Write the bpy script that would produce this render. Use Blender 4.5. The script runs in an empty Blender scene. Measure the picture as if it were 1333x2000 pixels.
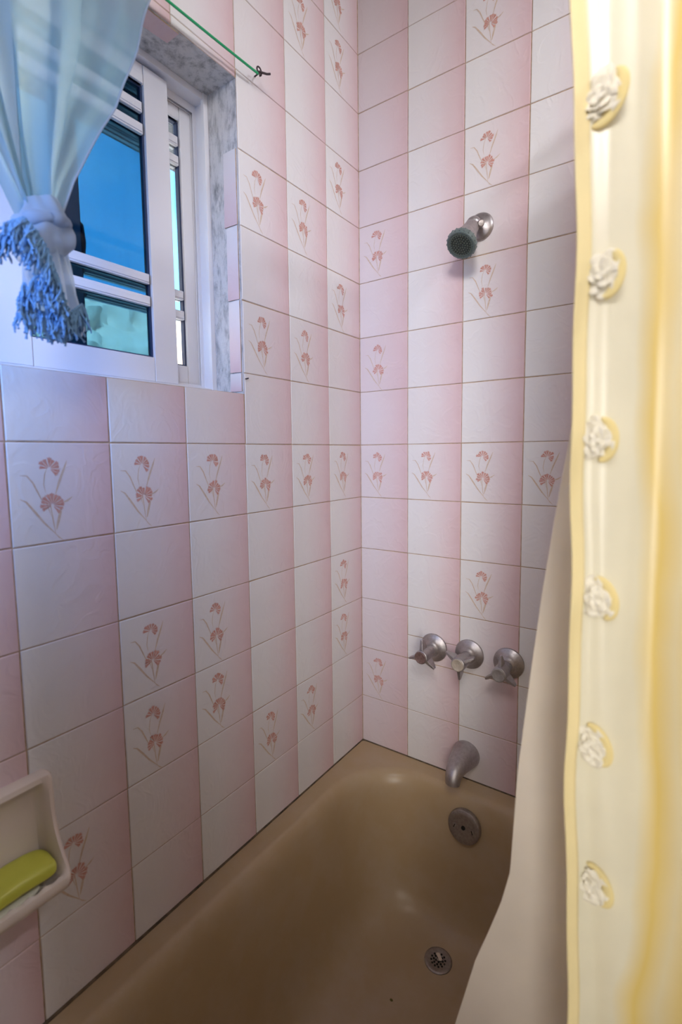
import bpy, bmesh, math, random
from mathutils import Vector, Matrix, noise
random.seed(7)
PI = math.pi
S = bpy.context.scene
COL = S.collection

# ------------------------------------------------------------------ helpers
class MB:
    def __init__(s): s.v = []; s.f = []; s.m = []; s.uv = {}; s.smooth = True
    def vert(s, p): s.v.append(tuple(p)); return len(s.v) - 1
    def face(s, idx, mat=0, uv=None):
        s.f.append(tuple(idx)); s.m.append(mat)
        if uv: s.uv[len(s.f) - 1] = uv
    def box(s, x0, x1, y0, y1, z0, z1, mat=0):
        b = len(s.v)
        for z in (z0, z1):
            for x, y in ((x0, y0), (x1, y0), (x1, y1), (x0, y1)): s.v.append((x, y, z))
        for q in ((0, 3, 2, 1), (4, 5, 6, 7), (0, 1, 5, 4), (1, 2, 6, 5), (2, 3, 7, 6), (3, 0, 4, 7)):
            s.face([b + i for i in q], mat)
    def ring(s, pts): return [s.vert(p) for p in pts]
    def bridge(s, a, b, mat=0, closed=True):
        n = len(a)
        for i in range(n if closed else n - 1):
            j = (i + 1) % n
            s.face((a[i], a[j], b[j], b[i]), mat)
    def lathe(s, prof, n=32, M=None, mat=0, cap0=True, cap1=True):
        M = M or Matrix(); rs = []
        for r, z in prof:
            rs.append(s.ring([M @ Vector((r * math.cos(2 * PI * k / n), r * math.sin(2 * PI * k / n), z)) for k in range(n)]))
        for a, b in zip(rs, rs[1:]): s.bridge(a, b, mat)
        if cap0: s.face(rs[0][::-1], mat)
        if cap1: s.face(rs[-1], mat)
    def tube(s, pts, r, n=8, mat=0, cap=True):
        pts = [Vector(p) for p in pts]; rs = []; up = Vector((0.13, 0.21, 0.97))
        for i, p in enumerate(pts):
            d = (pts[min(i + 1, len(pts) - 1)] - pts[max(i - 1, 0)])
            d = d.normalized() if d.length > 1e-9 else Vector((0, 0, 1))
            a = d.cross(up)
            if a.length < 1e-3: a = d.cross(Vector((1, 0, 0)))
            a.normalize(); b = d.cross(a); up = a.cross(d) if a.cross(d).length > .1 else up
            rr = r(i / (len(pts) - 1)) if callable(r) else r
            rs.append(s.ring([p + (a * math.cos(2 * PI * k / n) + b * math.sin(2 * PI * k / n)) * rr for k in range(n)]))
        for a, b in zip(rs, rs[1:]): s.bridge(a, b, mat)
        if cap: s.face(rs[0][::-1], mat); s.face(rs[-1], mat)
    def grid(s, fn, nu, nv, mat=0):
        ids = [[s.vert(fn(i / nu, j / nv)) for j in range(nv + 1)] for i in range(nu + 1)]
        for i in range(nu):
            for j in range(nv): s.face((ids[i][j], ids[i + 1][j], ids[i + 1][j + 1], ids[i][j + 1]), mat)
        return ids
    def build(s, name, mats, parent=None, smooth=None, bevel=0, fixn=True, solid=0, seg=2):
        me = bpy.data.meshes.new(name); me.from_pydata(s.v, [], s.f)
        mats = mats if isinstance(mats, (list, tuple)) else [mats]
        for m in mats: me.materials.append(m)
        for p, mi in zip(me.polygons, s.m): p.material_index = mi
        if s.uv:
            l = me.uv_layers.new(name='UVMap')
            for p in me.polygons:
                uv = s.uv.get(p.index)
                if uv:
                    for li, c in zip(p.loop_indices, uv): l.data[li].uv = c
        if fixn:
            bm = bmesh.new(); bm.from_mesh(me); bmesh.ops.recalc_face_normals(bm, faces=bm.faces); bm.to_mesh(me); bm.free()
        sm = s.smooth if smooth is None else smooth
        for p in me.polygons: p.use_smooth = sm
        if sm: me.set_sharp_from_angle(angle=math.radians(38))
        o = bpy.data.objects.new(name, me); COL.objects.link(o)
        if parent: o.parent = parent
        if solid:
            md = o.modifiers.new('Solid', 'SOLIDIFY'); md.thickness = solid; md.offset = 0
        if bevel:
            md = o.modifiers.new('Bevel', 'BEVEL'); md.width = bevel; md.segments = seg; md.limit_method = 'ANGLE'
        return o

def tag(o, label=None, cat=None, group=None, kind=None):
    if label: o['label'] = label
    if cat: o['category'] = cat
    if group: o['group'] = group
    if kind: o['kind'] = kind
    return o
def empty(name, loc=(0, 0, 0)):
    o = bpy.data.objects.new(name, None); COL.objects.link(o); o.location = loc; o.empty_display_size = .02
    return o
def lerp(a, b, t): return a + (b - a) * t
def sstep(a, b, x):
    t = max(0, min(1, (x - a) / (b - a))); return t * t * (3 - 2 * t)
def interp(tab, x):
    for (x0, y0), (x1, y1) in zip(tab, tab[1:]):
        if x <= x1 or (x1, y1) == tab[-1]:
            return y0 + (y1 - y0) * (x - x0) / (x1 - x0)

# ------------------------------------------------------------------ materials
class N:
    def __init__(s, name):
        s.m = bpy.data.materials.new(name); s.m.use_nodes = True; s.t = s.m.node_tree
        s.t.nodes.clear(); s.out = s.t.nodes.new('ShaderNodeOutputMaterial')
    def add(s, ty, **kw):
        n = s.t.nodes.new('ShaderNode' + ty)
        for k, v in kw.items():
            if k in n.inputs: n.inputs[k].default_value = v
            else: setattr(n, k, v)
        return n
    def link(s, a, b): s.t.links.new(a, b)
    def ramp(s, fac, stops):
        r = s.add('ValToRGB'); e = r.color_ramp.elements
        while len(e) < len(stops): e.new(.5)
        for el, (p, c) in zip(e, stops): el.position = p; el.color = (*c, 1)
        s.link(fac, r.inputs[0]); return r.outputs[0]
    def noise(s, scale, detail=4, rough=.55, vec=None, dist=0):
        n = s.add('TexNoise'); n.inputs['Scale'].default_value = scale; n.inputs['Detail'].default_value = detail
        n.inputs['Roughness'].default_value = rough; n.inputs['Distortion'].default_value = dist
        if vec: s.link(vec, n.inputs['Vector'])
        return n.outputs['Fac']
    def obj(s): return s.add('TexCoord').outputs['Object']
    def mix(s, f, a, b, mode='MIX'):
        n = s.add('Mix', data_type='RGBA', blend_type=mode)
        for sock, v in ((0, f), (6, a), (7, b)):
            if hasattr(v, 'links'): s.link(v, n.inputs[sock])
            else: n.inputs[sock].default_value = v if sock == 0 else (*v, 1)
        return n.outputs[2]
    def bump(s, h, strength, dist=.002):
        b = s.add('Bump', Strength=strength, Distance=dist); s.link(h, b.inputs['Height']); return b.outputs[0]
    def done(s, bsdf): s.link(bsdf.outputs[0], s.out.inputs[0]); return s.m
def pbr(name, col, rough=.5, metal=0, nscale=0, namt=.12, bump=0, bscale=60, spec=.5, col2=None, coat=0):
    k = N(name); b = k.add('BsdfPrincipled', Roughness=rough, Metallic=metal)
    b.inputs['Specular IOR Level'].default_value = spec
    if coat: b.inputs['Coat Weight'].default_value = coat
    c2 = col2 or tuple(c * (1 - namt * 2) for c in col)
    if nscale:
        k.link(k.ramp(k.noise(nscale, 5, .6, k.obj()), [(.35, c2), (.65, col)]), b.inputs['Base Color'])
    else: b.inputs['Base Color'].default_value = (*col, 1)
    if bump: k.link(k.bump(k.noise(bscale, 4, .6, k.obj()), bump), b.inputs['Normal'])
    return k.done(b)

def tile_mat():
    k = N('ceramic_tile'); b = k.add('BsdfPrincipled', Roughness=.40)
    uv = k.add('TexCoord').outputs['UV']; sx = k.add('SeparateXYZ'); k.link(uv, sx.inputs[0])
    ob = k.obj(); mp = k.add('Mapping'); mp.inputs['Scale'].default_value = (1, 1, .8); k.link(ob, mp.inputs[0])
    n = k.noise(26, 3, .5, mp.outputs[0])
    ma = k.add('Math', operation='MULTIPLY_ADD'); k.link(n, ma.inputs[0]); ma.inputs[1].default_value = .16; ma.inputs[2].default_value = -.08
    ad = k.add('Math', operation='ADD'); k.link(sx.outputs[0], ad.inputs[0]); k.link(ma.outputs[0], ad.inputs[1])
    c = k.ramp(ad.outputs[0], [(0, (.82, .81, .80)), (.30, (.81, .78, .78)), (.58, (.79, .70, .71)), (.85, (.75, .585, .60)), (1, (.70, .50, .515))])
    # each tile batch differs a little in tone
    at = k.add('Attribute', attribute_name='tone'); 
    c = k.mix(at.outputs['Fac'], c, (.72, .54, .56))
    k.link(c, b.inputs['Base Color'])
    w = k.ramp(k.noise(19, 2, .5, mp.outputs[0], 1.1), [(.40, (0, 0, 0)), (.49, (1, 1, 1)), (.52, (.85, .85, .85)), (.62, (.25, .25, .25)), (.72, (.6, .6, .6))]); w2 = k.noise(110, 3, .6, ob)
    mm = k.add('Math', operation='MULTIPLY_ADD'); k.link(w2, mm.inputs[0]); mm.inputs[1].default_value = .25; k.link(w, mm.inputs[2])
    k.link(k.bump(mm.outputs[0], .24, .0016), b.inputs['Normal'])
    return k.done(b)
M_tile = tile_mat()
M_grout = pbr('grout', (.56, .41, .28), .9, nscale=50, col2=(.38, .26, .165))
M_petal = pbr('printed_petal', (.60, .27, .21), .4, nscale=260, col2=(.69, .40, .34))
M_stem = pbr('printed_stem', (.64, .48, .35), .4, nscale=200, col2=(.70, .58, .48))
def plaster():
    k = N('rough_plaster'); b = k.add('BsdfPrincipled', Roughness=.95)
    mp = k.add('Mapping'); mp.inputs['Scale'].default_value = (1, 1, .35); k.link(k.obj(), mp.inputs[0])
    c = k.ramp(k.noise(46, 8, .72, mp.outputs[0], .2), [(.28, (.20, .20, .21)), (.42, (.50, .50, .51)), (.52, (.72, .71, .72)), (.75, (.82, .81, .81))])
    k.link(c, b.inputs['Base Color']); k.link(k.bump(k.noise(70, 8, .7, k.obj()), .9, .006), b.inputs['Normal'])
    return k.done(b)
M_plaster = plaster()
M_paint = pbr('wall_paint', (.50, .44, .38), .7)
M_ceil = pbr('ceiling_paint', (.42, .39, .36), .8)
M_floor = pbr('floor_tile', (.28, .22, .17), .4, nscale=8)
M_concrete = pbr('concrete_ground', (.62, .60, .55), .9, nscale=5)
M_alu = pbr('white_aluminium', (.80, .79, .83), .38, spec=.5)
M_gasket = pbr('dark_gasket', (.015, .03, .09), .5)
M_eave = pbr('eave_board', (.16, .155, .16), .8, nscale=30)
def tub_mat():
    k = N('tan_enamel'); b = k.add('BsdfPrincipled', Roughness=.30)
    o = k.obj(); c = k.mix(k.ramp(k.noise(9, 6, .6, o), [(.42, (0, 0, 0)), (.72, (.5, .5, .5))]), (.48, .35, .20), (.53, .43, .32))
    sp = k.ramp(k.noise(420, 2, .5, o), [(.70, (0, 0, 0)), (.76, (1, 1, 1))])
    c = k.mix(.10, c, sp, 'SCREEN'); k.link(c, b.inputs['Base Color'])
    k.link(k.ramp(k.noise(12, 5, .6, o), [(.3, (.28,) * 3), (.7, (.42,) * 3)]), b.inputs['Roughness'])
    return k.done(b)
M_tub = tub_mat()
M_caulk = pbr('old_caulk', (.17, .12, .075), .8, nscale=40, col2=(.05, .035, .02))
def chrome(name, col, rough, worn):
    k = N(name); b = k.add('BsdfPrincipled', Metallic=.9)
    o = k.obj(); k.link(k.ramp(k.noise(130, 6, .7, o), [(.38, worn), (.60, col)]), b.inputs['Base Color'])
    k.link(k.ramp(k.noise(90, 5, .6, o), [(.3, (rough + .18,) * 3), (.7, (rough,) * 3)]), b.inputs['Roughness'])
    return k.done(b)
M_chrome = chrome('dull_chrome', (.47, .44, .445), .32, (.40, .37, .37))
M_oldchrome = chrome('tarnished_chrome', (.42, .38, .36), .38, (.33, .29, .27))
M_black = pbr('black_hole', (.01, .008, .006), .8)
M_sprayface = pbr('dark_rubber_face', (.035, .05, .045), .45, nscale=200, col2=(.02, .026, .02))
M_nozzle = pbr('nozzle_rubber', (.10, .13, .095), .5)
M_facering = pbr('teal_grey_plastic', (.13, .17, .165), .35)
M_redcap = pbr('worn_reddish_cap', (.22, .135, .12), .5, nscale=160, col2=(.12, .07, .06))
M_creamcap = pbr('cream_cap', (.52, .45, .37), .4, nscale=120)
M_greycap = pbr('grey_cap', (.36, .33, .31), .4, nscale=120)
M_almond = pbr('almond_ceramic', (.76, .66, .58), .22, coat=.3)
M_soap = pbr('yellow_green_soap', (.56, .56, .07), .42, bump=.1, bscale=80)
M_sliver = pbr('white_soap', (.74, .72, .58), .5)
M_wire = pbr('green_plastic_wire', (.01, .36, .13), .35)
M_rust = pbr('dark_rusty_iron', (.06, .04, .045), .6, nscale=300, metal=.4)
M_fringe = pbr('flare_blue_cotton', (.15, .30, .50), .85)  # blue of the lens flare is put into the fringe's base colour
M_rod = pbr('rod_steel', (.7, .7, .72), .25, metal=1)
M_leaf = pbr('hedge_leaf', (.80, .56, .42), .8, nscale=9, col2=(.66, .45, .32))

def glass(name, tint, gloss=.05):
    k = N(name); t = k.add('BsdfTransparent'); t.inputs[0].default_value = (*tint, 1)
    g = k.add('BsdfGlossy', Roughness=.02); fr = k.add('Fresnel', IOR=1.45)
    ml = k.add('Math', operation='MULTIPLY'); k.link(fr.outputs[0], ml.inputs[0]); ml.inputs[1].default_value = gloss
    mx = k.add('MixShader'); k.link(ml.outputs[0], mx.inputs[0]); k.link(t.outputs[0], mx.inputs[1]); k.link(g.outputs[0], mx.inputs[2])
    return k.done(mx)
M_blueglass = glass('blue_tinted_glass', (.19, .36, .47), .3)
M_clear = glass('clear_glass', (.97, .985, .99), .5)

def cloth(name, col, transp, transl=.5, gloss=0, stripes=None, weave=0, grough=.3):
    k = N(name); d = k.add('BsdfDiffuse'); tl = k.add('BsdfTranslucent'); tr = k.add('BsdfTransparent')
    o = k.obj(); c = k.ramp(k.noise(14, 4, .5, o), [(.3, tuple(x * .93 for x in col)), (.7, col)])
    if stripes: c = stripes(k, c)
    k.link(c, d.inputs[0]); k.link(c, tl.inputs[0])
    m1 = k.add('MixShader'); m1.inputs[0].default_value = transl; k.link(d.outputs[0], m1.inputs[1]); k.link(tl.outputs[0], m1.inputs[2]); last = m1
    if gloss:
        g = k.add('BsdfGlossy', Roughness=grough); m3 = k.add('MixShader'); m3.inputs[0].default_value = gloss
        k.link(last.outputs[0], m3.inputs[1]); k.link(g.outputs[0], m3.inputs[2]); last = m3
    m2 = k.add('MixShader'); m2.inputs[0].default_value = transp
    k.link(last.outputs[0], m2.inputs[1]); k.link(tr.outputs[0], m2.inputs[2])
    return k.done(m2)
M_sheer = cloth('sage_voile', (.44, .60, .66), .22, .74)
M_sheer2 = cloth('sage_voile_bunched', (.50, .58, .68), .12, .5)
def yfold_light(k, c):  # yellow bands put light passing through doubled folds into the cloth colour
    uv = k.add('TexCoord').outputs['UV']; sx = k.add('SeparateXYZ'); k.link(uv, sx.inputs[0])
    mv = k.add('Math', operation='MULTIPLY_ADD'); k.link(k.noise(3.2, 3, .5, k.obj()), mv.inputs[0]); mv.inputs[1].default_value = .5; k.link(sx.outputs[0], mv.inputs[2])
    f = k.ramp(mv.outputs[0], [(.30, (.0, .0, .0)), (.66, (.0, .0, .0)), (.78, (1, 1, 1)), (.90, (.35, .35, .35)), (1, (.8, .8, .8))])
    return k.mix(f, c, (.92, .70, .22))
M_yellow = cloth('yellow_satin', (.97, .92, .70), .04, .30, gloss=.055, stripes=yfold_light, grough=.34)
M_hem = cloth('yellow_hem', (.97, .84, .48), .02, .25, gloss=.02)
M_rosette = cloth('cream_tulle', (.97, .92, .78), .0, .25)
M_crescent = cloth('golden_petal', (.95, .83, .44), .02, .35)
M_liner = cloth('white_vinyl', (.88, .81, .70), .08, .45, gloss=.06, grough=.35)

# ------------------------------------------------------------------ layout
TW, TH = .1524, .15
RIM = -.8915; FLOOR = -1.29; CEIL = 1.34
XR, YN = 2.2, -2.45
HY0, HY1, HZ0, HZ1 = -1.09, -.4555, .106, .733      # window opening in wall_left

def flower(mb, P, su, rnd):
    """printed carnation pair; P(u,v) -> point on the tile face"""
    cnt = [0]
    def poly(pts, mat):
        cnt[0] += 1; mb.face([mb.vert(P(*q, cnt[0] * 4e-6)) for q in pts], mat)
    def fan(cx, cy, R, a0, a1, n):
        for i in range(n):
            a = lerp(a0, a1, i / (n - 1)) + rnd.uniform(-.06, .06); r = R * rnd.uniform(.82, 1.06)
            w = (a1 - a0) / (n - 1) * .43
            pt = lambda rr, aa: (cx + rr * math.cos(aa), cy + rr * math.sin(aa))
            poly([pt(R * .10, a), pt(r * .62, a - w * .85), pt(r * .93, a - w), pt(r * .86, a - w * .3), pt(r, a), pt(r * .88, a + w * .35), pt(r * .94, a + w), pt(r * .62, a + w * .85)], 2)
    def leaf(path, w, mat=3):
        L = []; Rr = []
        for i, q in enumerate(path):
            t = i / (len(path) - 1); a = path[max(i - 1, 0)]; b = path[min(i + 1, len(path) - 1)]
            dx, dy = b[0] - a[0], b[1] - a[1]; l = math.hypot(dx, dy) or 1
            ww = w * .78 * (.25 + math.sin(PI * min(1, t * .95 + .04)))
            L.append((q[0] - dy / l * ww, q[1] + dx / l * ww)); Rr.append((q[0] + dy / l * ww, q[1] - dx / l * ww))
        for i in range(len(path) - 1): poly([L[i], L[i + 1], Rr[i + 1], Rr[i]], mat)
    leaf([(.33, .52), (.315, .60), (.33, .70), (.355, .76)], .0045)
    leaf([(.37, .28), (.335, .40), (.32, .50)], .005)
    leaf([(.40, .10), (.385, .22), (.37, .36), (.36, .44)], .006)
    leaf([(.40, .10), (.30, .22), (.22, .34), (.15, .44), (.10, .47)], .011)
    leaf([(.31, .40), (.26, .52), (.22, .62), (.17, .69), (.11, .695)], .008)
    leaf([(.42, .50), (.46, .62), (.51, .74), (.545, .83)], .011)
    leaf([(.41, .14), (.43, .22), (.455, .31), (.46, .36)], .014)
    leaf([(.47, .40), (.53, .425), (.58, .46)], .010)
    leaf([(.39, .11), (.43, .06), (.47, .025)], .006)
    fan(.375, .755, .112, math.radians(-45), math.radians(170), 9)
    fan(.385, .39, .125, math.radians(-48), math.radians(205), 12)

def tiled_wall(name, P3, cols, rows, flowers, hole, cuts=(), seed=1, mb=None):
    """P3(s, z, h): s = distance from the corner, h = height above the grout face"""
    rnd = random.Random(seed); mb = mb or MB(); tones = []
    G = .0009; H = .0016; IN = .0012; left = name == 'wall_left'
    def tile(s0, s1, z0, z1, cs0, cz0, tone):
        # clip to the opening
        rects = [(s0, s1, z0, z1)]
        if hole:
            a0, a1, b0, b1 = hole
            if s1 > a0 and s0 < a1 and z1 > b0 and z0 < b1:
                rects = [(s0, min(s1, a0), z0, z1), (max(s0, a1), s1, z0, z1), (max(s0, a0), min(s1, a1), z0, b0), (max(s0, a0), min(s1, a1), b1, z1)]
        for (p0, p1, q0, q1) in rects:
            if p1 - p0 < .004 or q1 - q0 < .004: continue
            j = lambda: rnd.uniform(-.0004, .0004)
            c = [(p0 + G + j(), q0 + G + j()), (p1 - G + j(), q0 + G + j()), (p1 - G + j(), q1 - G + j()), (p0 + G + j(), q1 - G + j())]
            ins = [(IN, IN), (-IN, IN), (-IN, -IN), (IN, -IN)]
            lo = [mb.vert(P3(a, b, 0)) for a, b in c]; mi = [mb.vert(P3(a + i[0] * .4, b + i[1] * .4, H * .75)) for (a, b), i in zip(c, ins)]
            hi = [mb.vert(P3(a + i[0], b + i[1], H)) for (a, b), i in zip(c, ins)]
            uvf = lambda a, b: ((1 - (a - cs0) / TW) if left else (a - cs0) / TW, (b - cz0) / TH)
            uc = [uvf(*q) for q in c]
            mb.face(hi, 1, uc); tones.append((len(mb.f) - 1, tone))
            for A, B in ((lo, mi), (mi, hi)):
                for i in range(4):
                    k = (i + 1) % 4; mb.face((A[i], A[k], B[k], B[i]), 1, [uc[i], uc[k], uc[k], uc[i]]); tones.append((len(mb.f) - 1, tone))
    for c in range(1, cols + 1):
        s0 = (c - 1) * TW
        for r in range(rows[0], rows[1] + 1):
            z1 = r * TH; z0 = z1 - TH
            if r == rows[0]: z0 = RIM - .004 if z0 < RIM - .004 else z0
            if z1 > CEIL: z1 = CEIL
            tone = rnd.choice([0, 0, .04, .08, .02, .12])
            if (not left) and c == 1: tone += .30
            cut = [q for q in cuts if q[0] == c and z0 < q[1] < z1]
            if cut:
                tile(s0, s0 + TW, z0, cut[0][1], s0, z0, tone); tile(s0, s0 + TW, cut[0][1], z1, s0, z0, tone)
            else: tile(s0, s0 + TW, z0, z1, s0, z0, tone)
            if (c, r) in flowers:
                zz = r * TH - TH; du = rnd.uniform(-.02, .02); dv = rnd.uniform(-.02, .02)
                fn = (lambda u, v, e, s0=s0, zz=zz, du=du, dv=dv: P3(s0 + (1 - u - du) * TW, zz + (v + dv) * TH, H + .0002 + e)) if left else \
                     (lambda u, v, e, s0=s0, zz=zz, du=du, dv=dv: P3(s0 + (u + du) * TW, zz + (v + dv) * TH, H + .0002 + e))
                flower(mb, fn, 1, rnd)
    return mb, tones

def finish_wall(name, mb, tones, mats):
    o = mb.build(name, mats, fixn=False, smooth=False)
    at = o.data.attributes.new('tone', 'FLOAT', 'FACE')
    d = dict(tones)
    for i in range(len(o.data.polygons)): at.data[i].value = d.get(i, 0)
    return tag(o, kind='structure')

# left wall (window wall): plane x = 0, runs towards -y
mb = MB()
for (y0, y1, z0, z1) in ((HY1, 0, FLOOR, CEIL), (YN, HY0, FLOOR, CEIL), (HY0, HY1, FLOOR, HZ0), (HY0, HY1, HZ1, CEIL)):
    mb.box(-.20, -.0005, y0, y1, z0, z1)
for i in range(len(mb.f)):      # reveal and outer faces are plaster, front face is grout
    xs = [mb.v[k][0] for k in mb.f[i]]
    mb.m[i] = 0 if min(xs) > -.001 else 4
fl_left = {(c, 0) for c in range(1, 17)} | {(1, 5), (1, 3), (1, 7), (1, 8), (1, -2), (1, -3), (2, 4), (2, 2), (2, 7), (2, -4), (3, 4), (3, 2), (3, -4),
           (4, -2), (4, -3), (5, -2), (5, -3), (6, -4), (9, -3), (10, -2), (11, 3)}
mb, tones = tiled_wall('wall_left', lambda s, z, h: (h - .0005, -s, z), 16, (-5, 9), fl_left, (-HY1, -HY0, HZ0, HZ1), seed=3, mb=mb)
# cut pieces of tile turned into the reveal beside the jamb, and bare ones under the lintel
rr = random.Random(5)
for z0, z1, mt in ((.112, .15, 1), (.152, .30, 1), (.302, .45, 1), (.452, .60, 1)):
    y = HY1 - .0025; d0, d1 = .005, .040
    q = [(-d0, y, z0), (-d1 + rr.uniform(-.003, .003), y, z0 + .001), (-d1 + rr.uniform(-.003, .003), y, z1), (-d0, y, z1)]
    ids = [mb.vert(p) for p in q] + [mb.vert((p[0], HY1 + .001, p[2])) for p in q]
    u0 = (.35, .98) if mt == 1 else (.1, .2)
    mb.face(ids[:4][::-1], 1, [(u0[0], 0), (u0[0], 1), (u0[1], 1), (u0[1], 0)])
    for i in range(4): mb.face((ids[i], ids[(i + 1) % 4], ids[4 + (i + 1) % 4], ids[4 + i]), 0)
for y0, y1 in ((-.715, -.590), (-.862, -.718)):
    z = HZ1 - .0025; q = [(-.003, y0, z), (-.003, y1, z), (-.036, y1, z), (-.048, y0, z)]
    ids = [mb.vert(p) for p in q] + [mb.vert((p[0], p[1], HZ1 + .001)) for p in q]
    mb.face(ids[:4], 1, [(.8, 0), (1, 0), (1, .2), (.8, .2)])
    for i in range(4): mb.face((ids[i], ids[(i + 1) % 4], ids[4 + (i + 1) % 4], ids[4 + i]), 0)
finish_wall('wall_left', mb, tones, [M_grout, M_tile, M_petal, M_stem, M_plaster])

# far wall: plane y = 0
mb = MB(); mb.box(-.20, XR + .15, .0005, .15, FLOOR, CEIL)
fl_far = {(c, 0) for c in range(1, 15)} | {(1, 4), (1, 2), (1, -4), (3, 7), (3, 5), (3, 3), (3, -2), (6, 4), (8, 2), (7, -3), (10, 5)}
mb, tones = tiled_wall('wall_far', lambda s, z, h: (s, .0005 - h, z), 14, (-8, 9), fl_far, None, cuts=((2, -3.55 * TH),), seed=11, mb=mb)
finish_wall('wall_far', mb, tones, [M_grout, M_tile, M_petal, M_stem])
def slab(name, *a, m=M_paint):
    b = MB(); b.box(*a); return tag(b.build(name, m, smooth=False), kind='structure')
slab('wall_right', XR, XR + .15, YN, 0, FLOOR, CEIL)
slab('wall_near', -.20, XR + .15, YN - .15, YN, FLOOR, CEIL)
slab('floor', -.20, XR + .15, YN - .15, .15, FLOOR - .1, FLOOR, m=M_floor)
slab('ceiling', -.20, XR + .15, YN - .15, .15, CEIL, CEIL + .1, m=M_ceil)
# dirty caulk bead round the tub
mb = MB()
mb.tube([(.0018, -1.49, RIM + .0004), (.0018, -.9, RIM + .0006), (.0018, -.5, RIM + .0003), (.0018, -.003, RIM + .0003)], lambda t: .0042 - .0022 * t, 8)
mb.tube([(.002, -.0018, RIM + .0003), (.35, -.0018, RIM + .0003), (.70, -.0018, RIM + .0003)], .0022, 8)
tag(mb.build('trim_1', M_caulk), kind='structure')
mb = MB(); mb.tube([(.0012, -.0012, RIM + .003), (.0012, -.0012, RIM + .3), (.0012, -.0012, CEIL - .02)], .0014, 6)
tag(mb.build('trim_2', M_grout), kind='structure')

# outside the window
slab('eave', -1.0, -.201, -3, 2.2, 1.135, 1.22, m=M_eave)
slab('ground', -14, -.201, -8, 12, -1.6, -1.5, m=M_concrete)
mb = MB(); rnd = random.Random(2)
def hedge_pt(u, v):
    y = lerp(-6, 12, u); a = v * PI
    p = Vector((-7 + .9 * math.cos(a) * 1.2, y, -1.5 + 4.1 * math.sin(a) ** .6))
    n = noise.fractal(p * 1.1, 1, 2, 5) * .28 + noise.noise(p * 5) * .10
    return p + Vector((n, n * .4, n * .55))
mb.grid(hedge_pt, 260, 60)
tag(mb.build('hedge', M_leaf), 'pale sunlit clipped hedge standing outside beyond the window glass', 'hedge')

# ------------------------------------------------------------------ window
W = empty('window_1', (-.13, (HY0 + HY1) / 2, HZ0)); tag(W, kind='structure')
def wpart(name, mb, m, parent=W, **kw):
    mb.v = [(x + .13 if parent is W else x, y, z) for x, y, z in mb.v]
    return mb.build(name, m, parent, **kw)
def loc(mb, o):     # shift world coordinates into the frame of an Empty / parent placed at o
    mb.v = [(x - o[0], y - o[1], z - o[2]) for x, y, z in mb.v]; return mb
WO = tuple(W.location)
f = MB(); F0, F1 = -.185, -.088
f.box(F0, F1, HY0, HY1, HZ1 - .013, HZ1); f.box(F0, F1, HY0, HY1, HZ0, HZ0 + .017)
for a, b in ((HY1 - .005, HY1), (HY0, HY0 + .005)): f.box(F0, F1, a, b, HZ0, HZ1)
f.box(F1 - .006, F1 + .003, HY1 - .012, HY1, HZ0, HZ1); f.box(F1 - .006, F1 + .003, HY0, HY0 + .012, HZ0, HZ1)
for x in (-.120, -.128, -.152):
    for z0, z1 in ((HZ1 - .028, HZ1 - .012), (HZ0 + .016, HZ0 + .026)): f.box(x - .001, x + .001, HY0, HY1, z0, z1)
    f.box(x - .0012, x + .0012, HY1 - .013, HY1 - .004, HZ0 + .017, HZ1 - .013)
loc(f, WO).build('frame', M_alu, W, smooth=False, bevel=.0008)
def sash(y0, y1, xa, xb, glassm, glabel, name='sash', st=.053):
    rb, rt = .172, .678; z0, z1 = HZ0 + .019, HZ1 - .019
    so = MB()
    so.box(xa, xb, y0, y0 + st, z0, z1); so.box(xa, xb, y1 - st, y1, z0, z1)
    so.box(xa, xb - .001, y0 + st + .0008, y1 - st - .0008, z0, rb); so.box(xa, xb - .001, y0 + st + .0008, y1 - st - .0008, rt, z1)
    so.box(xa + .004, xb + .003, y0 + st + .003, y1 - st - .003, rt, rt + .016)      # raised bead along the top rail
    s = loc(so, WO).build(name, M_alu, W, smooth=False, bevel=.0010)
    xm = (xa + xb) / 2
    g = MB(); g.box(xm - .002, xm + .002, y0 + st, y1 - st, rb, rt)
    o = loc(g, WO).build('glass_pane', glassm, s, smooth=False); o['label'] = glabel
    k = MB(); e = .004
    for a, b, c, d in ((y0 + st, y0 + st + e, rb, rt), (y1 - st - e, y1 - st, rb, rt), (y0 + st + e, y1 - st - e, rb, rb + .003), (y0 + st + e, y1 - st - e, rt - .003, rt)):
        k.box(xm - .005, xm + .005, a, b, c, d)
    loc(k, WO).build('gasket', M_gasket, s, smooth=False)
    for zc in (.636, .597, .321, .279):
        b = MB(); b.box(xm + .0025, xb - .001, y0 + st + .007, y1 - st - .005, zc - .0095, zc + .0095)
        b.box(xm + .0025, xb + .001, y0 + st + .009, y1 - st - .007, zc - .0065, zc + .0045)
        b.box(xm - .011, xm - .0025, y0 + st + .004, y1 - st - .004, zc - .0095, zc + .0095)
        loc(b, WO).build('muntin_bar', M_alu, s, smooth=False, bevel=.0010)
    return s
inner = sash(-.880, -.547, -.121, -.098, M_blueglass, 'blue tinted glass pane')
outer = sash(-.757, -.458, -.152, -.130, M_clear, 'clear glass pane behind', st=.037)
k = MB(); k.box(-.158, -.153, -.728, -.708, .325, .425); k.box(-.166, -.158, -.722, -.708, .335, .415)
k.tube([(-.162, -.712, .338), (-.162, -.701, .345), (-.162, -.698, .375), (-.162, -.701, .405), (-.162, -.712, .412)], .0045, 8)
loc(k, WO).build('latch', M_gasket, outer, bevel=.001)
k = MB(); k.box(-.1505, -.1455, -.563, -.5165, .331, .587); k.box(-.146, -.144, -.541, -.5375, .331, .587)
loc(k, WO).build('interlock_strip', M_alu, outer, smooth=False, bevel=.0006)

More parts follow.
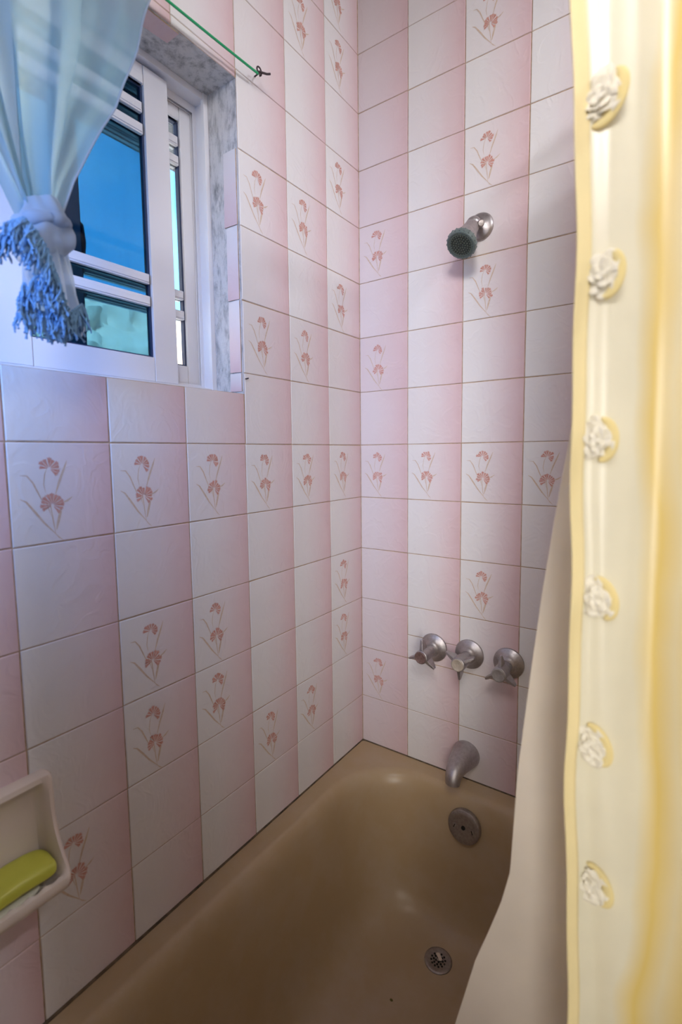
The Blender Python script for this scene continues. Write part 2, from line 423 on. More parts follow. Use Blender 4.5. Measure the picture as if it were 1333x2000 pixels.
# ------------------------------------------------------------------ bathtub
TX0, TX1, TY0, TY1 = .003, .703, -1.50, -.003
T = empty('bathtub', (.353, -.75, FLOOR)); tag(T, 'tan enamelled bathtub built in along the pink tiled walls', 'bathtub')
TO = tuple(T.location)
def rrect(x0, x1, y0, y1, r, z, n=24):
    pts = []; r = max(.002, min(r, (x1 - x0) / 2 - .001, (y1 - y0) / 2 - .001))
    for cx, cy, a in ((x1 - r, y1 - r, 0), (x0 + r, y1 - r, 90), (x0 + r, y0 + r, 180), (x1 - r, y0 + r, 270)):
        for i in range(n + 1):
            t = math.radians(a + 90 * i / n); pts.append((cx + r * math.cos(t), cy + r * math.sin(t), z))
    # extra points on the long sides keep the loft even
    return pts
mb = MB(); rings = []
for dx, z in ((0, FLOOR), (0, RIM - .03), (.001, RIM - .014), (.005, RIM - .004), (.013, RIM)):
    rings.append(rrect(TX0, TX1 - dx, TY0, TY1, .012, z))
IX0, IX1, IY0, IY1 = .043, .628, -1.435, -.043
for d, s in ((0, 0), (.0012, .006), (.005, .0135), (.013, .021), (.028, .028), (.05, .0325), (.10, .039), (.16, .047), (.22, .056), (.27, .067), (.30, .079), (.322, .096), (.336, .116), (.344, .142), (.348, .175)):
    fs = .80 if s < .1 else .80; nn = 1 if s < .03 else 1 + 2.2 * sstep(.03, .08, s)
    rings.append(rrect(IX0 + s, IX1 - s, IY0 + s * nn, IY1 - s * fs, .185 - .30 * s, RIM - d))
ids = [mb.ring(r) for r in rings]
for a, b in zip(ids, ids[1:]): mb.bridge(a, b)
mb.face(ids[-1]); mb.face(ids[0][::-1])
loc(mb, TO).build('basin', M_tub, T)
TFL = RIM - .348
# overflow plate
ov = Vector((.354, -.0815, -.964)); nrm = Vector((0, -1, .16)).normalized()
def frame_to(nv, origin, roll=0):
    q = nv.to_track_quat('Z', 'Y'); return Matrix.Translation(origin) @ q.to_matrix().to_4x4() @ Matrix.Rotation(roll, 4, 'Z')
mb = MB(); Mo = frame_to(nrm, ov)
mb.lathe([(.042, -.006), (.042, .002), (.040, .0055), (.034, .0078), (.028, .0072), (.0001, .0066)], 40, Mo)
op = loc(mb, TO).build('overflow_plate', M_oldchrome, T)
mb = MB(); mb.lathe([(.0050, .0067), (.0050, .0086), (.0001, .0087)], 16, Mo); loc(mb, TO).build('centre_hole', M_black, op)
for sx, sl in ((-.023, 0), (.023, .8)):
    mb = MB(); Ms = Mo @ Matrix.Translation((sx, -.002, .0068)); mb.lathe([(.006, 0), (.0055, .002), (.0001, .0026)], 16, Ms)
    sc = loc(mb, TO).build('screw', M_oldchrome, op)
    mb = MB(); c = [Ms @ Matrix.Rotation(sl + 1.2, 4, 'Z') @ Vector(p) for p in ((-.0045, -.0009, .0028), (.0045, -.0009, .0028), (.0045, .0009, .0028), (-.0045, .0009, .0028), (-.0045, -.0009, .0020), (.0045, -.0009, .0020), (.0045, .0009, .0020), (-.0045, .0009, .0020))]
    i = mb.ring(c)
    for q in ((0, 1, 2, 3), (4, 7, 6, 5), (0, 4, 5, 1), (1, 5, 6, 2), (2, 6, 7, 3), (3, 7, 4, 0)): mb.face([i[x] for x in q])
    mb.v = [(x + 0, y, z) for x, y, z in mb.v]
    mb2 = loc(mb, TO); mb2.build('slot', M_black, op, smooth=False)
# drain
dr = Vector((.336, -.196, TFL)); mb = MB(); Md = Matrix.Translation(dr)
mb.lathe([(.0330, -.003), (.0330, .0016), (.0315, .0030), (.0285, .0034), (.021, .0020), (.0001, .0012)], 44, Md)
ds = loc(mb, TO).build('drain_strainer', M_oldchrome, T)
mb = MB()
for rad, n, hr in ((.0165, 12, .0024), (.0108, 8, .0026), (.0056, 4, .0020)):
    for i in range(n):
        a = 2 * PI * i / n + rad * 90
        mb.lathe([(hr, .0010), (hr, .0024), (.0001, .0025)], 10, Md @ Matrix.Translation((rad * math.cos(a), rad * math.sin(a), 0)))
loc(mb, TO).build('strainer_holes', M_black, ds)
mb = MB(); mb.lathe([(.0036, .002), (.0036, .0038), (.0001, .0048)], 14, Md); loc(mb, TO).build('centre_screw', M_oldchrome, ds)
mb = MB()
mb.grid(lambda u, v: Md @ Vector((-.001 + (u - .5) * .019 * math.sin(PI * (v * .9 + .05)) ** .5, .007 + (v - .5) * .011 - (u - .5) * .008, .0036 + .002 * math.sin(PI * u))), 6, 6)
debris = tag(mb.build('debris', M_almond, solid=.0012), 'small pale scrap lying on the tub drain strainer', 'debris')
mb = MB(); sp = Vector((.285, -.335, TFL))
mb.lathe([(.0028, -.0005), (.0028, .0006), (.0001, .0012)], 12, Matrix.Translation(sp) @ Matrix.Diagonal((1.3, .9, 1, 1)))
tag(mb.build('speck', pbr('olive_speck', (.11, .09, .005), .6)), 'tiny olive-brown speck on the tub bottom near the drain', 'speck')

# ------------------------------------------------------------------ taps, spout, shower
def tap(x, z, angles, capm, label):
    t = empty('tap_handle', (x, -.0011, z)); t.rotation_euler = (PI / 2, 0, 0)      # local +z points out of the wall (-y), local +y is up
    tag(t, label, 'tap handle', 'tap handles over the tub spout')
    m = MB(); m.lathe([(.0375, 0), (.0385, .0025), (.0375, .006), (.031, .010), (.0235, .0145), (.0215, .018), (.0205, .020), (.0175, .0215), (.0155, .025)], 40)
    m.build('escutcheon', M_chrome, t)
    m = MB(); m.lathe([(.0140, .020), (.0140, .046), (.0135, .047)], 28); m.build('stem', M_chrome, t)
    m = MB(); m.lathe([(.0140, .0455), (.0168, .048), (.0176, .052), (.0178, .078), (.0172, .0835), (.0155, .0845)], 32)
    m.build('handle_hub', M_chrome, t)
    for a in angles:
        a = math.radians(a); m = MB(); rs = []
        for r, hw, z0, z1 in ((.013, .0046, .049, .0790), (.022, .0040, .0505, .0775), (.030, .0034, .055, .0755), (.038, .0028, .0605, .0735), (.0425, .0022, .0645, .0725)):
            ring = []
            for dx, zz in ((-hw, z0), (hw, z0), (hw, z1), (-hw, z1)):
                ring.append((r * math.cos(a) - dx * math.sin(a), r * math.sin(a) + dx * math.cos(a), zz))
            rs.append(m.ring(ring))
        for p, q in zip(rs, rs[1:]): m.bridge(p, q)
        m.face(rs[0][::-1]); m.face(rs[-1]); m.build('wing', M_chrome, t, bevel=.0007, smooth=False)
    m = MB(); m.lathe([(.0155, .0835), (.0155, .0862), (.0140, .0872), (.0115, .0868), (.0105, .0862), (.0001, .0862)], 32)
    m.build('index_cap', capm, t)
tap(.2335, -.5505, (95, 200, 320), M_redcap, 'leftmost tap handle on the far wall, with reddish-brown worn cap')
tap(.3335, -.5460, (150, 30, 270), M_creamcap, 'middle tap handle of three, with cream cap and a wing pointing down')
tap(.4345, -.5460, (90, 212, 328), M_greycap, 'rightmost tap handle beside the curtain liner, with grey cap and wing up')

sp = empty('tub_spout', (.328, -.0011, -.822)); tag(sp, 'dull chrome tub spout curving down over the far rim', 'spout')
mb = MB(); rs = []
for y, z, rx, rz, tilt in ((0, 0, .036, .036, 0), (-.004, 0, .0365, .0365, 0), (-.02, .001, .0345, .034, 0), (-.045, .002, .0315, .030, 2), (-.07, .001, .0282, .026, 5), (-.092, -.002, .025, .0225, 12),
                           (-.108, -.008, .0225, .0205, 30), (-.118, -.019, .0205, .0195, 55), (-.1225, -.032, .0190, .0185, 75), (-.1245, -.046, .0178, .0178, 84)):
    t = math.radians(tilt); y *= .76; z *= .62; rs.append(mb.ring([(rx * math.cos(a), y + rz * math.sin(a) * -math.sin(t), z + rz * math.sin(a) * math.cos(t)) for a in [2 * PI * i / 36 for i in range(36)]]))
for a, b in zip(rs, rs[1:]): mb.bridge(a, b)
mb.face(rs[0]); 
inn = mb.ring([tuple(Vector((0, -.1245 * .76, -.046 * .62)).lerp(Vector(mb.v[i]), .80)) for i in rs[-1]]); mb.bridge(rs[-1], inn)
in2 = mb.ring([tuple(Vector(mb.v[i]) + Vector((0, .001, .02))) for i in inn]); mb.bridge(inn, in2); mb.face(in2)
mb.build('spout_body', M_chrome, sp)

sh = empty('wall_shower', (.347, -.0011, .514)); tag(sh, 'chrome shower head with dark round spray face on the far wall', 'shower head')
out = Vector((0, -1, 0))
mb = MB(); Mf = frame_to(out, Vector((0, 0, 0)))
mb.lathe([(.0325, 0), (.0330, .002), (.0325, .004), (.027, .009), (.016, .0125), (.0125, .014)], 40, Mf); mb.build('wall_flange', M_chrome, sh)
mb = MB(); mb.tube([(0, -.010, 0), (0, -.030, .0005), (-.0005, -.040, -.002), (-.002, -.047, -.008), (-.003, -.052, -.015)], .0095, 20); mb.build('shower_arm', M_chrome, sh)
ax = Vector((-.010, -.060, -.070)).normalized(); hb = Vector((-.003, -.036, -.002))
mb = MB(); Mh = frame_to(ax, hb)
mb.lathe([(.006, -.012), (.0135, -.008), (.0165, 0), (.0168, .007), (.0150, .010), (.0172, .014), (.0180, .024), (.0205, .040), (.0250, .056), (.0292, .068), (.0302, .073)], 36, Mh); mb.build('head_body', M_chrome, sh)
mb = MB(); mb.lathe([(.0302, .0715), (.0330, .0735), (.0338, .076), (.0338, .085), (.0325, .0885), (.0298, .0890), (.0292, .0875)], 40, Mh)
for i in range(20):
    a = 2 * PI * i / 20; mb.lathe([(.0022, .075), (.0022, .086)], 6, Mh @ Matrix.Translation((.0332 * math.cos(a), .0332 * math.sin(a), 0)))
mb.build('face_ring', M_facering, sh)
mb = MB(); mb.lathe([(.0296, .084), (.0296, .0872), (.015, .0880), (.0001, .0882)], 36, Mh); sf = mb.build('spray_face', M_sprayface, sh)
mb = MB()
for rad, n in ((.0055, 6), (.0110, 12), (.0165, 18), (.0220, 24), (.0268, 30)):
    for i in range(n):
        a = 2 * PI * (i + .5 * (n % 4 == 0)) / n
        mb.lathe([(.0015, .087), (.0012, .0895), (.0004, .0898)], 6, Mh @ Matrix.Translation((rad * math.cos(a), rad * math.sin(a), 0)))
mb.build('nozzles', M_nozzle, sf)
mb = MB(); mb.lathe([(.0068, -.004), (.0078, .001), (.0078, .009), (.0060, .012), (.0001, .0125)], 14, frame_to(Vector((.45, -1, -.25)).normalized(), Vector((.0135, -.036, -.008)))); mb.build('pivot_knob', M_oldchrome, sh)

# ------------------------------------------------------------------ soap dish, soap
DY1, DY0, DZ = -.886, -1.056, -.487
Pi = [(0, 0), (.010, 0), (.017, -.004), (.0185, -.011), (.0135, -.018), (.0065, -.028), (.0045, -.055), (.0045, -.100), (.0065, -.126), (.014, -.140), (.030, -.1455), (.047, -.1455), (.056, -.141), (.0625, -.1355), (.0685, -.1375), (.0705, -.1445), (.066, -.156), (.045, -.173), (.015, -.184), (0, -.188)]
Ps = [(0, 0), (.010, 0), (.017, -.004), (.0190, -.011), (.0195, -.022), (.0200, -.034), (.0212, -.048), (.0235, -.066), (.0280, -.082), (.0350, -.098), (.0440, -.112), (.0530, -.1225), (.0600, -.129), (.0650, -.134), (.0690, -.1385), (.0705, -.1445), (.066, -.156), (.045, -.173), (.015, -.184), (0, -.188)]
mb = MB(); rings = []; L = DY1 - DY0
ds_ = [0, .0008, .002, .004, .007, .010, .014, .017, .020, .024, .028, .032, .036] 
ds_ += [.036 + (L / 2 - .036) * i / 26 for i in range(1, 27)]
ds_ = ds_ + [L - d for d in ds_[-2::-1]]
for d in ds_:
    e = min(d, L - d); k = sstep(.010, .024, e); R = .016
    q = 0 if e >= R else R - math.sqrt(max(0, R * R - (R - e) ** 2)); y = DY0 + d
    ring = []
    for i, (a, b) in enumerate(zip(Ps, Pi)):
        x = lerp(a[0], b[0], k); z = lerp(a[1], b[1], k)
        if 9 <= i <= 13: z += k * .0036 * (math.cos(2 * PI * (d / .0213)) - .3) * (1 if 10 <= i <= 12 else .4)
        zc = -.094; z = zc + (z - zc) * (1 - q / .094 * .85); x = x * (1 - .55 * q / R)
        ring.append((x + .001, y, DZ + z))
    rings.append(mb.ring(ring))
for a, b in zip(rings, rings[1:]): mb.bridge(a, b, closed=True)
mb.face(rings[0]); mb.face(rings[-1][::-1])
tag(mb.build('soap_dish', M_almond), 'almond ceramic soap dish fixed to the left tiled wall', 'soap dish')
def bar(name, cy, cx, cz, hy, hx, hz, bend, mat, tilt, ex=.42):
    mb = MB(); nu, nv = 40, 24
    sg = lambda c, e: math.copysign(abs(c) ** e, c)
    def fn(u, v):
        a = 2 * PI * u; b = PI * (v - .5)
        x = hx * sg(math.cos(b), .5) * sg(math.cos(a), ex); y = hy * sg(math.cos(b), .5) * sg(math.sin(a), ex); z = hz * sg(math.sin(b), .55)
        z += bend * (1 - (y / hy) ** 2) + tilt * x
        return (x + cx, y + cy, z + cz)
    mb.grid(fn, nu, nv); o = mb.build(name, mat); 
    bm = bmesh.new(); bm.from_mesh(o.data); bmesh.ops.remove_doubles(bm, verts=bm.verts, dist=1e-5); bmesh.ops.recalc_face_normals(bm, faces=bm.faces); bm.to_mesh(o.data); bm.free()
    return o
tag(bar('soap_bar', -.9545, .0355, -.6105, .050, .0255, .0115, .006, M_soap, -.10), 'curved yellow-green bar of soap lying in the soap dish', 'soap')
tag(bar('soap_sliver', -.972, .0405, -.6270, .044, .0200, .0035, .0005, M_sliver, -.02, .6), 'thin white sliver of soap under the yellow-green bar', 'soap')

# ------------------------------------------------------------------ curtain wire with hooks
hk = Vector((.024, -.424, .746))
HK = empty('wire_hook', (0, -.402, .766)); tag(HK, 'dark rusty screw hook holding the green wire beside the window', 'hook')
mb = MB(); o = tuple(HK.location)
pts = [Vector((-.003, -.402, .765)), Vector((.012, -.402, .767)), Vector((.020, -.407, .764))]
for i in range(13):
    a = math.radians(-60 + 300 * i / 12); pts.append(Vector((.026 + .001 * i * .3, -.416 + .0075 * math.cos(a), .757 + .0075 * math.sin(a))))
loc_pts = [tuple(p - Vector(o)) for p in pts]
mb.tube(loc_pts, .0016, 8); mb.build('hook_body', M_rust, HK)
mb = MB(); mb.tube([tuple(Vector((.026, -.416, .757)) - Vector(o)), tuple(Vector((.034, -.400, .758)) - Vector(o)), tuple(Vector((.037, -.393, .761)) - Vector(o))], .0021, 8); mb.build('wire_loop_end', M_rust, HK)
mb = MB(); wp = []
for i in range(25):
    t = i / 24; wp.append((.028, lerp(-.420, -1.18, t), .750 - .012 * math.sin(PI * t) + .0 * t))
mb.tube(wp, .0024, 10)
tag(mb.build('curtain_wire', M_wire), 'green plastic-coated wire strung above the window', 'wire')
HL = empty('wire_hook', (0, -1.18, .75)); tag(HL, 'dark rusty screw hook at the left end of the curtain wire', 'hook')
mb = MB(); mb.tube([(-.003, 0, 0), (.02, 0, 0), (.028, .004, -.003), (.032, 0, .003), (.026, -.004, .006)], .0016, 8); mb.build('hook_body', M_rust, HL)
mb = MB(); mb.tube([(-.004, -.452, .138), (.004, -.452, .138), (.009, -.4515, .1385)], .0014, 8)
tag(mb.build('nail', M_rust), 'small dark nail in the wall beside the window sill corner', 'nail')

# ------------------------------------------------------------------ sheer window curtain, knotted
WC = empty('window_curtain', (.05, -.872, .29)); tag(WC, 'sheer sage-green window curtain tied in a fringed knot', 'curtain'); WCO = tuple(WC.location)
RE = [(0, (-.665, .742)), (.05, (-.672, .724)), (.12, (-.689, .694)), (.28, (-.713, .618)), (.43, (-.737, .552)), (.56, (-.760, .496)), (.66, (-.783, .456)), (.78, (-.810, .402)), (.88, (-.832, .359)), (1, (-.853, .300))]
LE = [(0, (-1.07, .742)), (.2, (-1.045, .66)), (.43, (-1.005, .55)), (.66, (-.965, .45)), (.82, (-.934, .37)), (.9, (-.918, .335)), (1, (-.897, .292))]
def ipair(tab, t): return interp([(a, b[0]) for a, b in tab], t), interp([(a, b[1]) for a, b in tab], t)
def wcur(u, v):
    ry, rz = ipair(RE, v); ly, lz = ipair(LE, v)
    k = 1 - .55 * v
    g = u + .0
    # one fold doubled back on itself about a third of the way in, tighter folds further left
    g = u - .075 * sstep(.33, .42, u) + .075 * sstep(.50, .56, u) - .05 * math.exp(-((u - .40) / .03) ** 2)
    y = lerp(ry, ly, g); z = lerp(rz, lz, g)
    a = .004 + .014 * sstep(.35, .6, u)
    x = .046 + .010 * v + a * math.sin(2 * PI * (u * 7.5 + .35 * math.sin(3 * v + u * 4))) * (1 - .45 * v) + .006 * math.sin(2 * PI * u * 2.3 + 2 * v)
    x += .012 * sstep(.34, .41, u) - .012 * sstep(.52, .60, u)
    y += .0025 * math.sin(v * 23 + u * 9) * (1 - v) * sstep(0, .2, v) + .004 * math.cos(2 * PI * u * 7.5 + 1) * sstep(.4, .6, u)
    x -= .016 * (1 - sstep(0, .12, v)) - .0
    return (max(x, .024), y, z)
mb = MB(); mb.grid(wcur, 150, 70); loc(mb, WCO).build('sheer_panel', M_sheer, WC)
mb = MB()   # narrow rolled hem along the free edge
hp = [Vector(wcur(0, i / 60)) + Vector((.001, .0005, 0)) for i in range(61)]
mb.tube(hp, .0016, 6); loc(mb, WCO).build('side_hem', M_sheer2, WC)
def K(px, py, x=.06):     # a spot on the knot
    return Vector((x, -.8885 + (px - 67) * .00063 + (.07 - x) * .5, .2645 + (px - 67) * .00016 - (py - 465) * .00066))
mb = MB()
def knot(u, v):
    a = 2 * PI * u; c = K(78, 452, .062); h = v
    w = interp([(0, .021), (.12, .024), (.3, .030), (.55, .034), (.8, .033), (1, .026)], h)
    z = lerp(.040, -.034, h)
    rr = 1 + .10 * math.sin(5 * a + 3 * h) + .06 * math.sin(9 * a - 4 * h) + .09 * math.sin(2 * a + 7 * h)
    return c + Vector((w * .70 * rr * math.cos(a), w * 1.08 * rr * math.sin(a) + .004 * math.sin(5 * h), z + .008 * math.sin(a + .5)))
mb.grid(knot, 64, 20)
def wrap(t):
    a = 2 * PI * t; c = K(82, 438, .062); return c + Vector((.021 * math.cos(a), .028 * math.sin(a), .007 * math.sin(a) + .004))
mb.tube([wrap(i / 40) for i in range(41)], lambda t: .0085 + .0015 * math.sin(30 * t), 10, cap=False)
loc(mb, WCO).build('knot', M_sheer2, WC)
mb = MB()
def tail(u, v):
    a = lerp(-.25, 1.25, u) * PI; top = K(82, 470, .058); bot = K(lerp(158, 38, u), lerp(636, 630, u), .058)
    w = lerp(.030, .052, v); side = (u - .5)
    y = lerp(top.y, K(100, 600).y, v) + (.5 - u) * 2 * w * (.95 - .25 * v) 
    z = lerp(top.z + .006, .150, v) + .012 * v * math.sin(u * 9)
    x = .056 + .020 * math.sin(PI * u) + .010 * v * math.sin(u * 17) + .004 * math.sin(u * 31 + v * 5)
    return (x, y, z)
mb.grid(tail, 70, 26); loc(mb, WCO).build('tail', M_sheer2, WC)
mb = MB(); rf = random.Random(9)
def strand(p, d, ln, r=.0013):
    pts = [p]; d = d.normalized(); w = rf.uniform(0, 6); n = 11
    for i in range(n):
        d = (d + Vector((rf.uniform(-.28, .28), rf.uniform(-.34, .34), -.20 + rf.uniform(-.12, .12)))).normalized()
        pts.append(pts[-1] + d * ln / n)
    mb.tube(pts, lambda t: r * (1 + .45 * math.sin(t * 46 + w)), 5)
def bezier(ps, n):
    o = []
    for i in range(n + 1):
        t = i / n * (len(ps) - 1); k = min(int(t), len(ps) - 2); o.append(ps[k].lerp(ps[k + 1], t - k))
    return o
hem1 = bezier([K(12, 478, .088), K(28, 455, .092), K(48, 450, .096), K(66, 470, .098), K(85, 500, .097), K(100, 540, .094), K(112, 580, .090), K(124, 622, .086)], 60)
hem2 = bezier([K(40, 562, .086), K(36, 590, .085), K(30, 620, .084)], 18)
hem3 = bezier([K(46, 606, .084), K(72, 618, .086), K(100, 622, .085), K(130, 618, .082), K(156, 600, .076)], 44)
hem4 = bezier([K(58, 556, .090), K(84, 572, .092), K(112, 590, .090)], 30)
for p in hem4:
    for q in range(2): strand(p, Vector((.3, rf.uniform(-.7, .6), -1)), rf.uniform(.022, .042))
for h in (hem1, hem2, hem3): mb.tube(h, lambda t: .0021 + .0006 * math.sin(t * 160), 7)
for p in hem1:
    for q in range(3): strand(p + Vector((rf.uniform(0, .004), rf.uniform(-.002, .002), 0)), Vector((.28 + rf.uniform(-.2, .3), -1 + rf.uniform(-.5, .6), -.75 + rf.uniform(-.5, .5))), rf.uniform(.028, .052))
for p in hem2: strand(p, Vector((.3, -.8, -1)), rf.uniform(.018, .032)); strand(p, Vector((.3, .8, -.6)), rf.uniform(.018, .03))
for p in hem3:
    for q in range(3): strand(p, Vector((.25, rf.uniform(-.6, .6), -1)), rf.uniform(.022, .042))
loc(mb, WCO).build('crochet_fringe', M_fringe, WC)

# ------------------------------------------------------------------ shower rod, liner, yellow curtain
mb = MB(); mb.tube([(.735, -.0012, .747), (.735, -1.2, .747), (.735, YN + .001, .747)], .0125, 20)
RD = empty('curtain_rod', (.735, 0, .747)); tag(RD, 'straight metal shower curtain rod above the bathtub', 'curtain rod')
loc(mb, tuple(RD.location)).build('tube', M_rod, RD)
mb = MB(); mb.lathe([(.028, 0), (.028, .004), (.016, .012), (.0135, .014)], 24, frame_to(Vector((0, -1, 0)), Vector((0, -.0012, 0)))); mb.build('flange', M_rod, RD)

XE = [(-1.25, .752), (-.90, .727), (-.76, .709), (-.621, .699), (-.512, .695), (-.345, .687), (-.184, .684), (-.03, .681), (.116, .679), (.255, .676), (.39, .671), (.68, .664)]
YC = empty('shower_curtain', (.735, -.40, .73)); tag(YC, 'yellow satin shower curtain with cream rosettes along its edge', 'shower curtain'); YO = tuple(YC.location)
ZT, ZB = .675, -1.22; PAN = 9; PW = .132; YS = .070
def tri(t):
    k = t % 2; k = k if k <= 1 else 2 - k
    return .5 - .5 * math.sin(PI * (.5 - k) * .97) / math.sin(PI * .5 * .97) * (.75 + .25 * abs(2 * k - 1))
def ycur(t, v):
    """t in panels from the near edge, v 0 top .. 1 bottom"""
    z = lerp(ZT, ZB, v); xe = interp(XE, z); n = int(t)
    off = .045 * sstep(.6, 1.6, t); x = xe + off + (PW - off) * tri(t) + .006 * math.sin(2.2 * t + 5 * v)
    y = -.69 + YS * t
    c = t % 1
    y += .0065 * math.sin(2 * PI * t * 2.1 + 1.7 * math.sin(4.2 * v + .6)) * sstep(.10, .3, t) + .010 * math.sin(6 * v + t * 2) * sstep(.25, .6, t)
    y += .006 * math.sin(13 * v + 5 * t) * sstep(.35, .7, t)
    if t < .25: x += (.0012 * math.sin(31 * v) + .0008 * math.sin(77 * v))
    return Vector((x, y, z))
mb = MB(); NU, NV = 270, 90
ids = mb.grid(lambda u, v: ycur(u * PAN, v), NU, NV)
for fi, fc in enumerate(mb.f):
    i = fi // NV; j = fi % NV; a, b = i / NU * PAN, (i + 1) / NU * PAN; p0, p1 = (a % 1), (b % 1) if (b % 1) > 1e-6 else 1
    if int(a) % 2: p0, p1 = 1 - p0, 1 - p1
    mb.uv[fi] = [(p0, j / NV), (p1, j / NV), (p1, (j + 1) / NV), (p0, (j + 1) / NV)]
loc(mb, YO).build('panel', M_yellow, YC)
mb = MB(); NVh = 90
mb.grid(lambda u, v: ycur(u * .135, v) + Vector((-.0006, -.0022 - .0006 * math.sin(60 * v), 0)), 6, NVh)
mb.grid(lambda u, v: ycur(.002, v) + Vector((-.0012 + .0006 * math.cos(u * PI), -.0022 + u * .0044, 0)), 4, NVh)
loc(mb, YO).build('hem', M_hem, YC, solid=.0006)
for i in range(12):         # rings over the rod
    t = .35 + i * .75; y = -.69 + YS * t; mb = MB()
    mb.tube([(.735 + .036 * math.sin(a) * .62, y, .722 + .048 * math.cos(a)) for a in [2 * PI * k / 24 for k in range(25)]], .0016, 6, cap=False)
    loc(mb, YO).build('curtain_ring', M_rod, YC)
for (z, tilt, sc) in ((.300, -.40, 1.4), (.143, -.12, 1.25), (-.010, .0, 1.2), (-.166, .28, 1.22), (-.318, .38, 1.22), (-.470, .42, 1.25)):
    v = (ZT - z) / (ZT - ZB)
    # find the place 1.7 cm in from the edge
    tt = .0
    while ycur(tt, v).x < ycur(0, v).x + .019: tt += .004
    c = ycur(tt, v); n = Vector((-.12, -1, 0)).normalized(); r = Vector((0, 0, 1)).cross(n); r = -r if r.x < 0 else r
    B = Matrix((( *r, 0), (0, 0, 1, 0), (*n, 0), (0, 0, 0, 1))).transposed(); B = Matrix.Translation(c + n * .002) @ B @ Matrix.Rotation(tilt, 4, 'Z') @ Matrix.Scale(sc, 4)
    mb = MB(); rq = random.Random(int(z * 1000))
    for R, h, fr, amp in ((.0135, .000, 7, .0012), (.0112, .0014, 6, .0013), (.0080, .0028, 5, .0013), (.0045, .0040, 4, .0012)):
        ph = rq.uniform(0, 6); ph2 = rq.uniform(0, 6)
        def pet(u, v_, R=R, h=h, fr=fr, amp=amp, ph=ph, ph2=ph2):
            a = 2 * PI * u; q = v_ * R * (1 + .16 * math.sin(3 * a + ph2))
            return B @ Vector((q * math.cos(a) * .92, q * math.sin(a) * 1.25, h + v_ ** 2 * (amp * math.sin(fr * a + ph) + amp * .7) ))
        mb.grid(pet, 56, 7)
    ro = loc(mb, YO).build('rosette', M_rosette, YC, solid=.0005)
    mb = MB()
    def cres(u, v_):
        a = lerp(-1.25, 1.15, u); w = .0085 * math.sin(PI * (u * .92 + .04)) ** .8; r0 = .0118
        q = r0 + (v_ - .25) * w
        return B @ Vector((q * math.cos(a) * 1.0 - .0015, q * math.sin(a) * 1.45, -.0002 + .0012 * math.sin(PI * v_)))
    mb.grid(cres, 24, 6); loc(mb, YO).build('golden_petal', M_crescent, ro, solid=.0008)

LN = [(.69, .690), (.20, .680), (.003, .667), (-.08, .655), (-.185, .642), (-.283, .6325), (-.42, .6195), (-.564, .611), (-.613, .600), (-.665, .584), (-.716, .567), (-.838, .538), (-1.0, .505), (-1.17, .47)]
LN = LN[::-1]
mb = MB()
def liner(u, v):
    z = lerp(.68, -1.165, v); xe = interp(LN, z)
    xo = lerp(.688, .572, sstep(-.80, -.90, z)); xo = lerp(xo, .535, sstep(-.90, -1.17, z))       # outer side: rod line above, tub wall below
    xi = lerp(xo - .045, xo - .03, sstep(-.5, -.9, z)); w = .85
    n = u * 5; k = n % 1; k = .5 - .5 * math.cos(PI * k)
    seq = [(xe, -.600), (xo, -.548), (xi, -.44), (xo, -.35), (xi, -.26), (xo, -.19)]
    i = min(int(n), 4)
    if n >= 5: k = 1
    a, b = seq[i], seq[i + 1]; lin = n - i; k = lerp(k, lin, .65)
    x = lerp(a[0], b[0], k); y = lerp(a[1], b[1], lin)
    y += (.006 * math.sin(7 * v + 5 * u) + .005 * math.sin(19 * v - 9 * u + .5) * sstep(.2, .7, v)) + .010 * math.sin(PI * lin) * (1 if i == 0 else 0) * math.sin(6 * v)
    return (x, y, z)
mb.grid(liner, 90, 120)
tag(mb.build('shower_liner', M_liner), 'plain whitish vinyl liner hanging inside the tub behind the yellow curtain', 'shower liner')

# ------------------------------------------------------------------ camera
cam = bpy.data.cameras.new('camera'); co = bpy.data.objects.new('camera', cam); COL.objects.link(co); S.camera = co
r = Vector((.82022544, .57193111, -.01118165)); u = Vector((-.04122297, .07859279, .99605413)); fw = Vector((-.57055315, .816528, -.0880403))
m = Matrix((r, u, -fw)).transposed().to_4x4(); m.translation = Vector((.77739, -1.21412, -.01973)); co.matrix_world = m
cam.sensor_fit = 'VERTICAL'; cam.sensor_height = 36; cam.sensor_width = 24; cam.lens = 967.431 / 2000 * 36
cam.shift_y = -31.07 / 2000; cam.clip_start = .02
cam.dof.use_dof = True; cam.dof.focus_distance = 1.22; cam.dof.aperture_fstop = 3.0

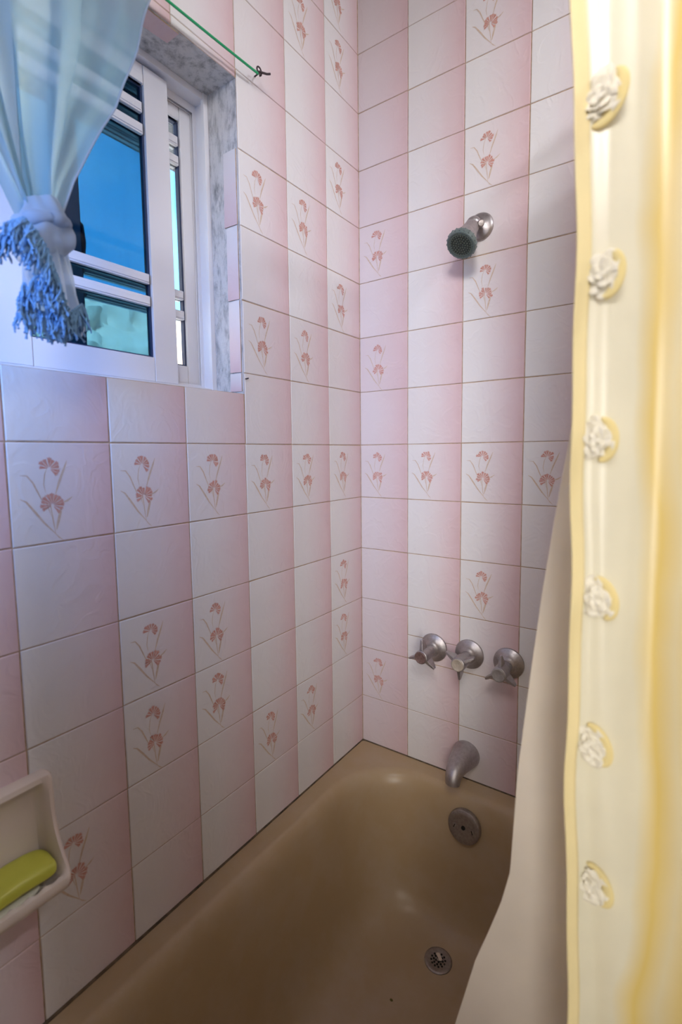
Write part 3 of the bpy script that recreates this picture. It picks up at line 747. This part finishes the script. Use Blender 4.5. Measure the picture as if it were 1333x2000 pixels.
# ------------------------------------------------------------------ light
def lamp(name, ty, loc_, energy, col, **kw):
    l = bpy.data.lights.new(name, ty); l.energy = energy; l.color = col
    for k_, v_ in kw.items():
        if k_ != 'aim': setattr(l, k_, v_)
    o = bpy.data.objects.new(name, l); COL.objects.link(o); o.location = loc_
    if 'aim' in kw: o.rotation_euler = (Vector(kw['aim']) - Vector(loc_)).to_track_quat('-Z', 'Y').to_euler()
    return o
lamp('ceiling_lamp', 'POINT', (1.52, -.42, 1.13), 24, (.88, .91, 1), shadow_soft_size=.045)
lamp('far_wall_fill', 'AREA', (.90, -1.48, .85), 2.9, (1, .955, .95), shape='SQUARE', size=.35, spread=math.radians(76), aim=(.33, 0, .24))  # unseen fill added to brighten the far wall
lamp('curtain_fill', 'AREA', (1.0, -1.42, -.22), 1.15, (1, .95, .88), shape='RECTANGLE', size=.25, size_y=.9, spread=math.radians(60), aim=(.66, -.62, -.34))  # added narrow fill for the yellow curtain and liner, no fixture there
lamp('blue_fill', 'AREA', (.30, -1.50, .30), 2.5, (.19, .41, 1), shape='RECTANGLE', size=.3, size_y=.3, spread=math.radians(84), aim=(0, -1.06, .24))  # added blue fill inside the room, tints the left wall and window frame
sun = lamp('sun', 'SUN', (0, 0, 5), 20.0, (1, .96, .88), angle=.01); sun.rotation_euler = Vector((-.75, .30, -.9)).to_track_quat('-Z', 'Y').to_euler()

w = bpy.data.worlds.new('sky'); S.world = w; w.use_nodes = True; t = w.node_tree; t.nodes.clear()
o = t.nodes.new('ShaderNodeOutputWorld'); bg = t.nodes.new('ShaderNodeBackground'); tc = t.nodes.new('ShaderNodeTexCoord')
nz = t.nodes.new('ShaderNodeTexNoise'); nz.inputs['Scale'].default_value = 2.6; nz.inputs['Detail'].default_value = 6; nz.inputs['Roughness'].default_value = .55
rp = t.nodes.new('ShaderNodeValToRGB'); e = rp.color_ramp.elements; e[0].position = .40; e[0].color = (.20, .62, 1, 1); e[1].position = .66; e[1].color = (.75, .92, 1, 1)
t.links.new(tc.outputs['Generated'], nz.inputs['Vector']); t.links.new(nz.outputs['Fac'], rp.inputs[0]); t.links.new(rp.outputs[0], bg.inputs[0])
bg.inputs[1].default_value = 3.4; t.links.new(bg.outputs[0], o.inputs[0])

vs = S.view_settings; vs.view_transform = 'Standard'; vs.look = 'None'; vs.gamma = 1; vs.exposure = 0; vs.use_curve_mapping = False
S.cycles.transparent_max_bounces = 24; S.cycles.max_bounces = 10
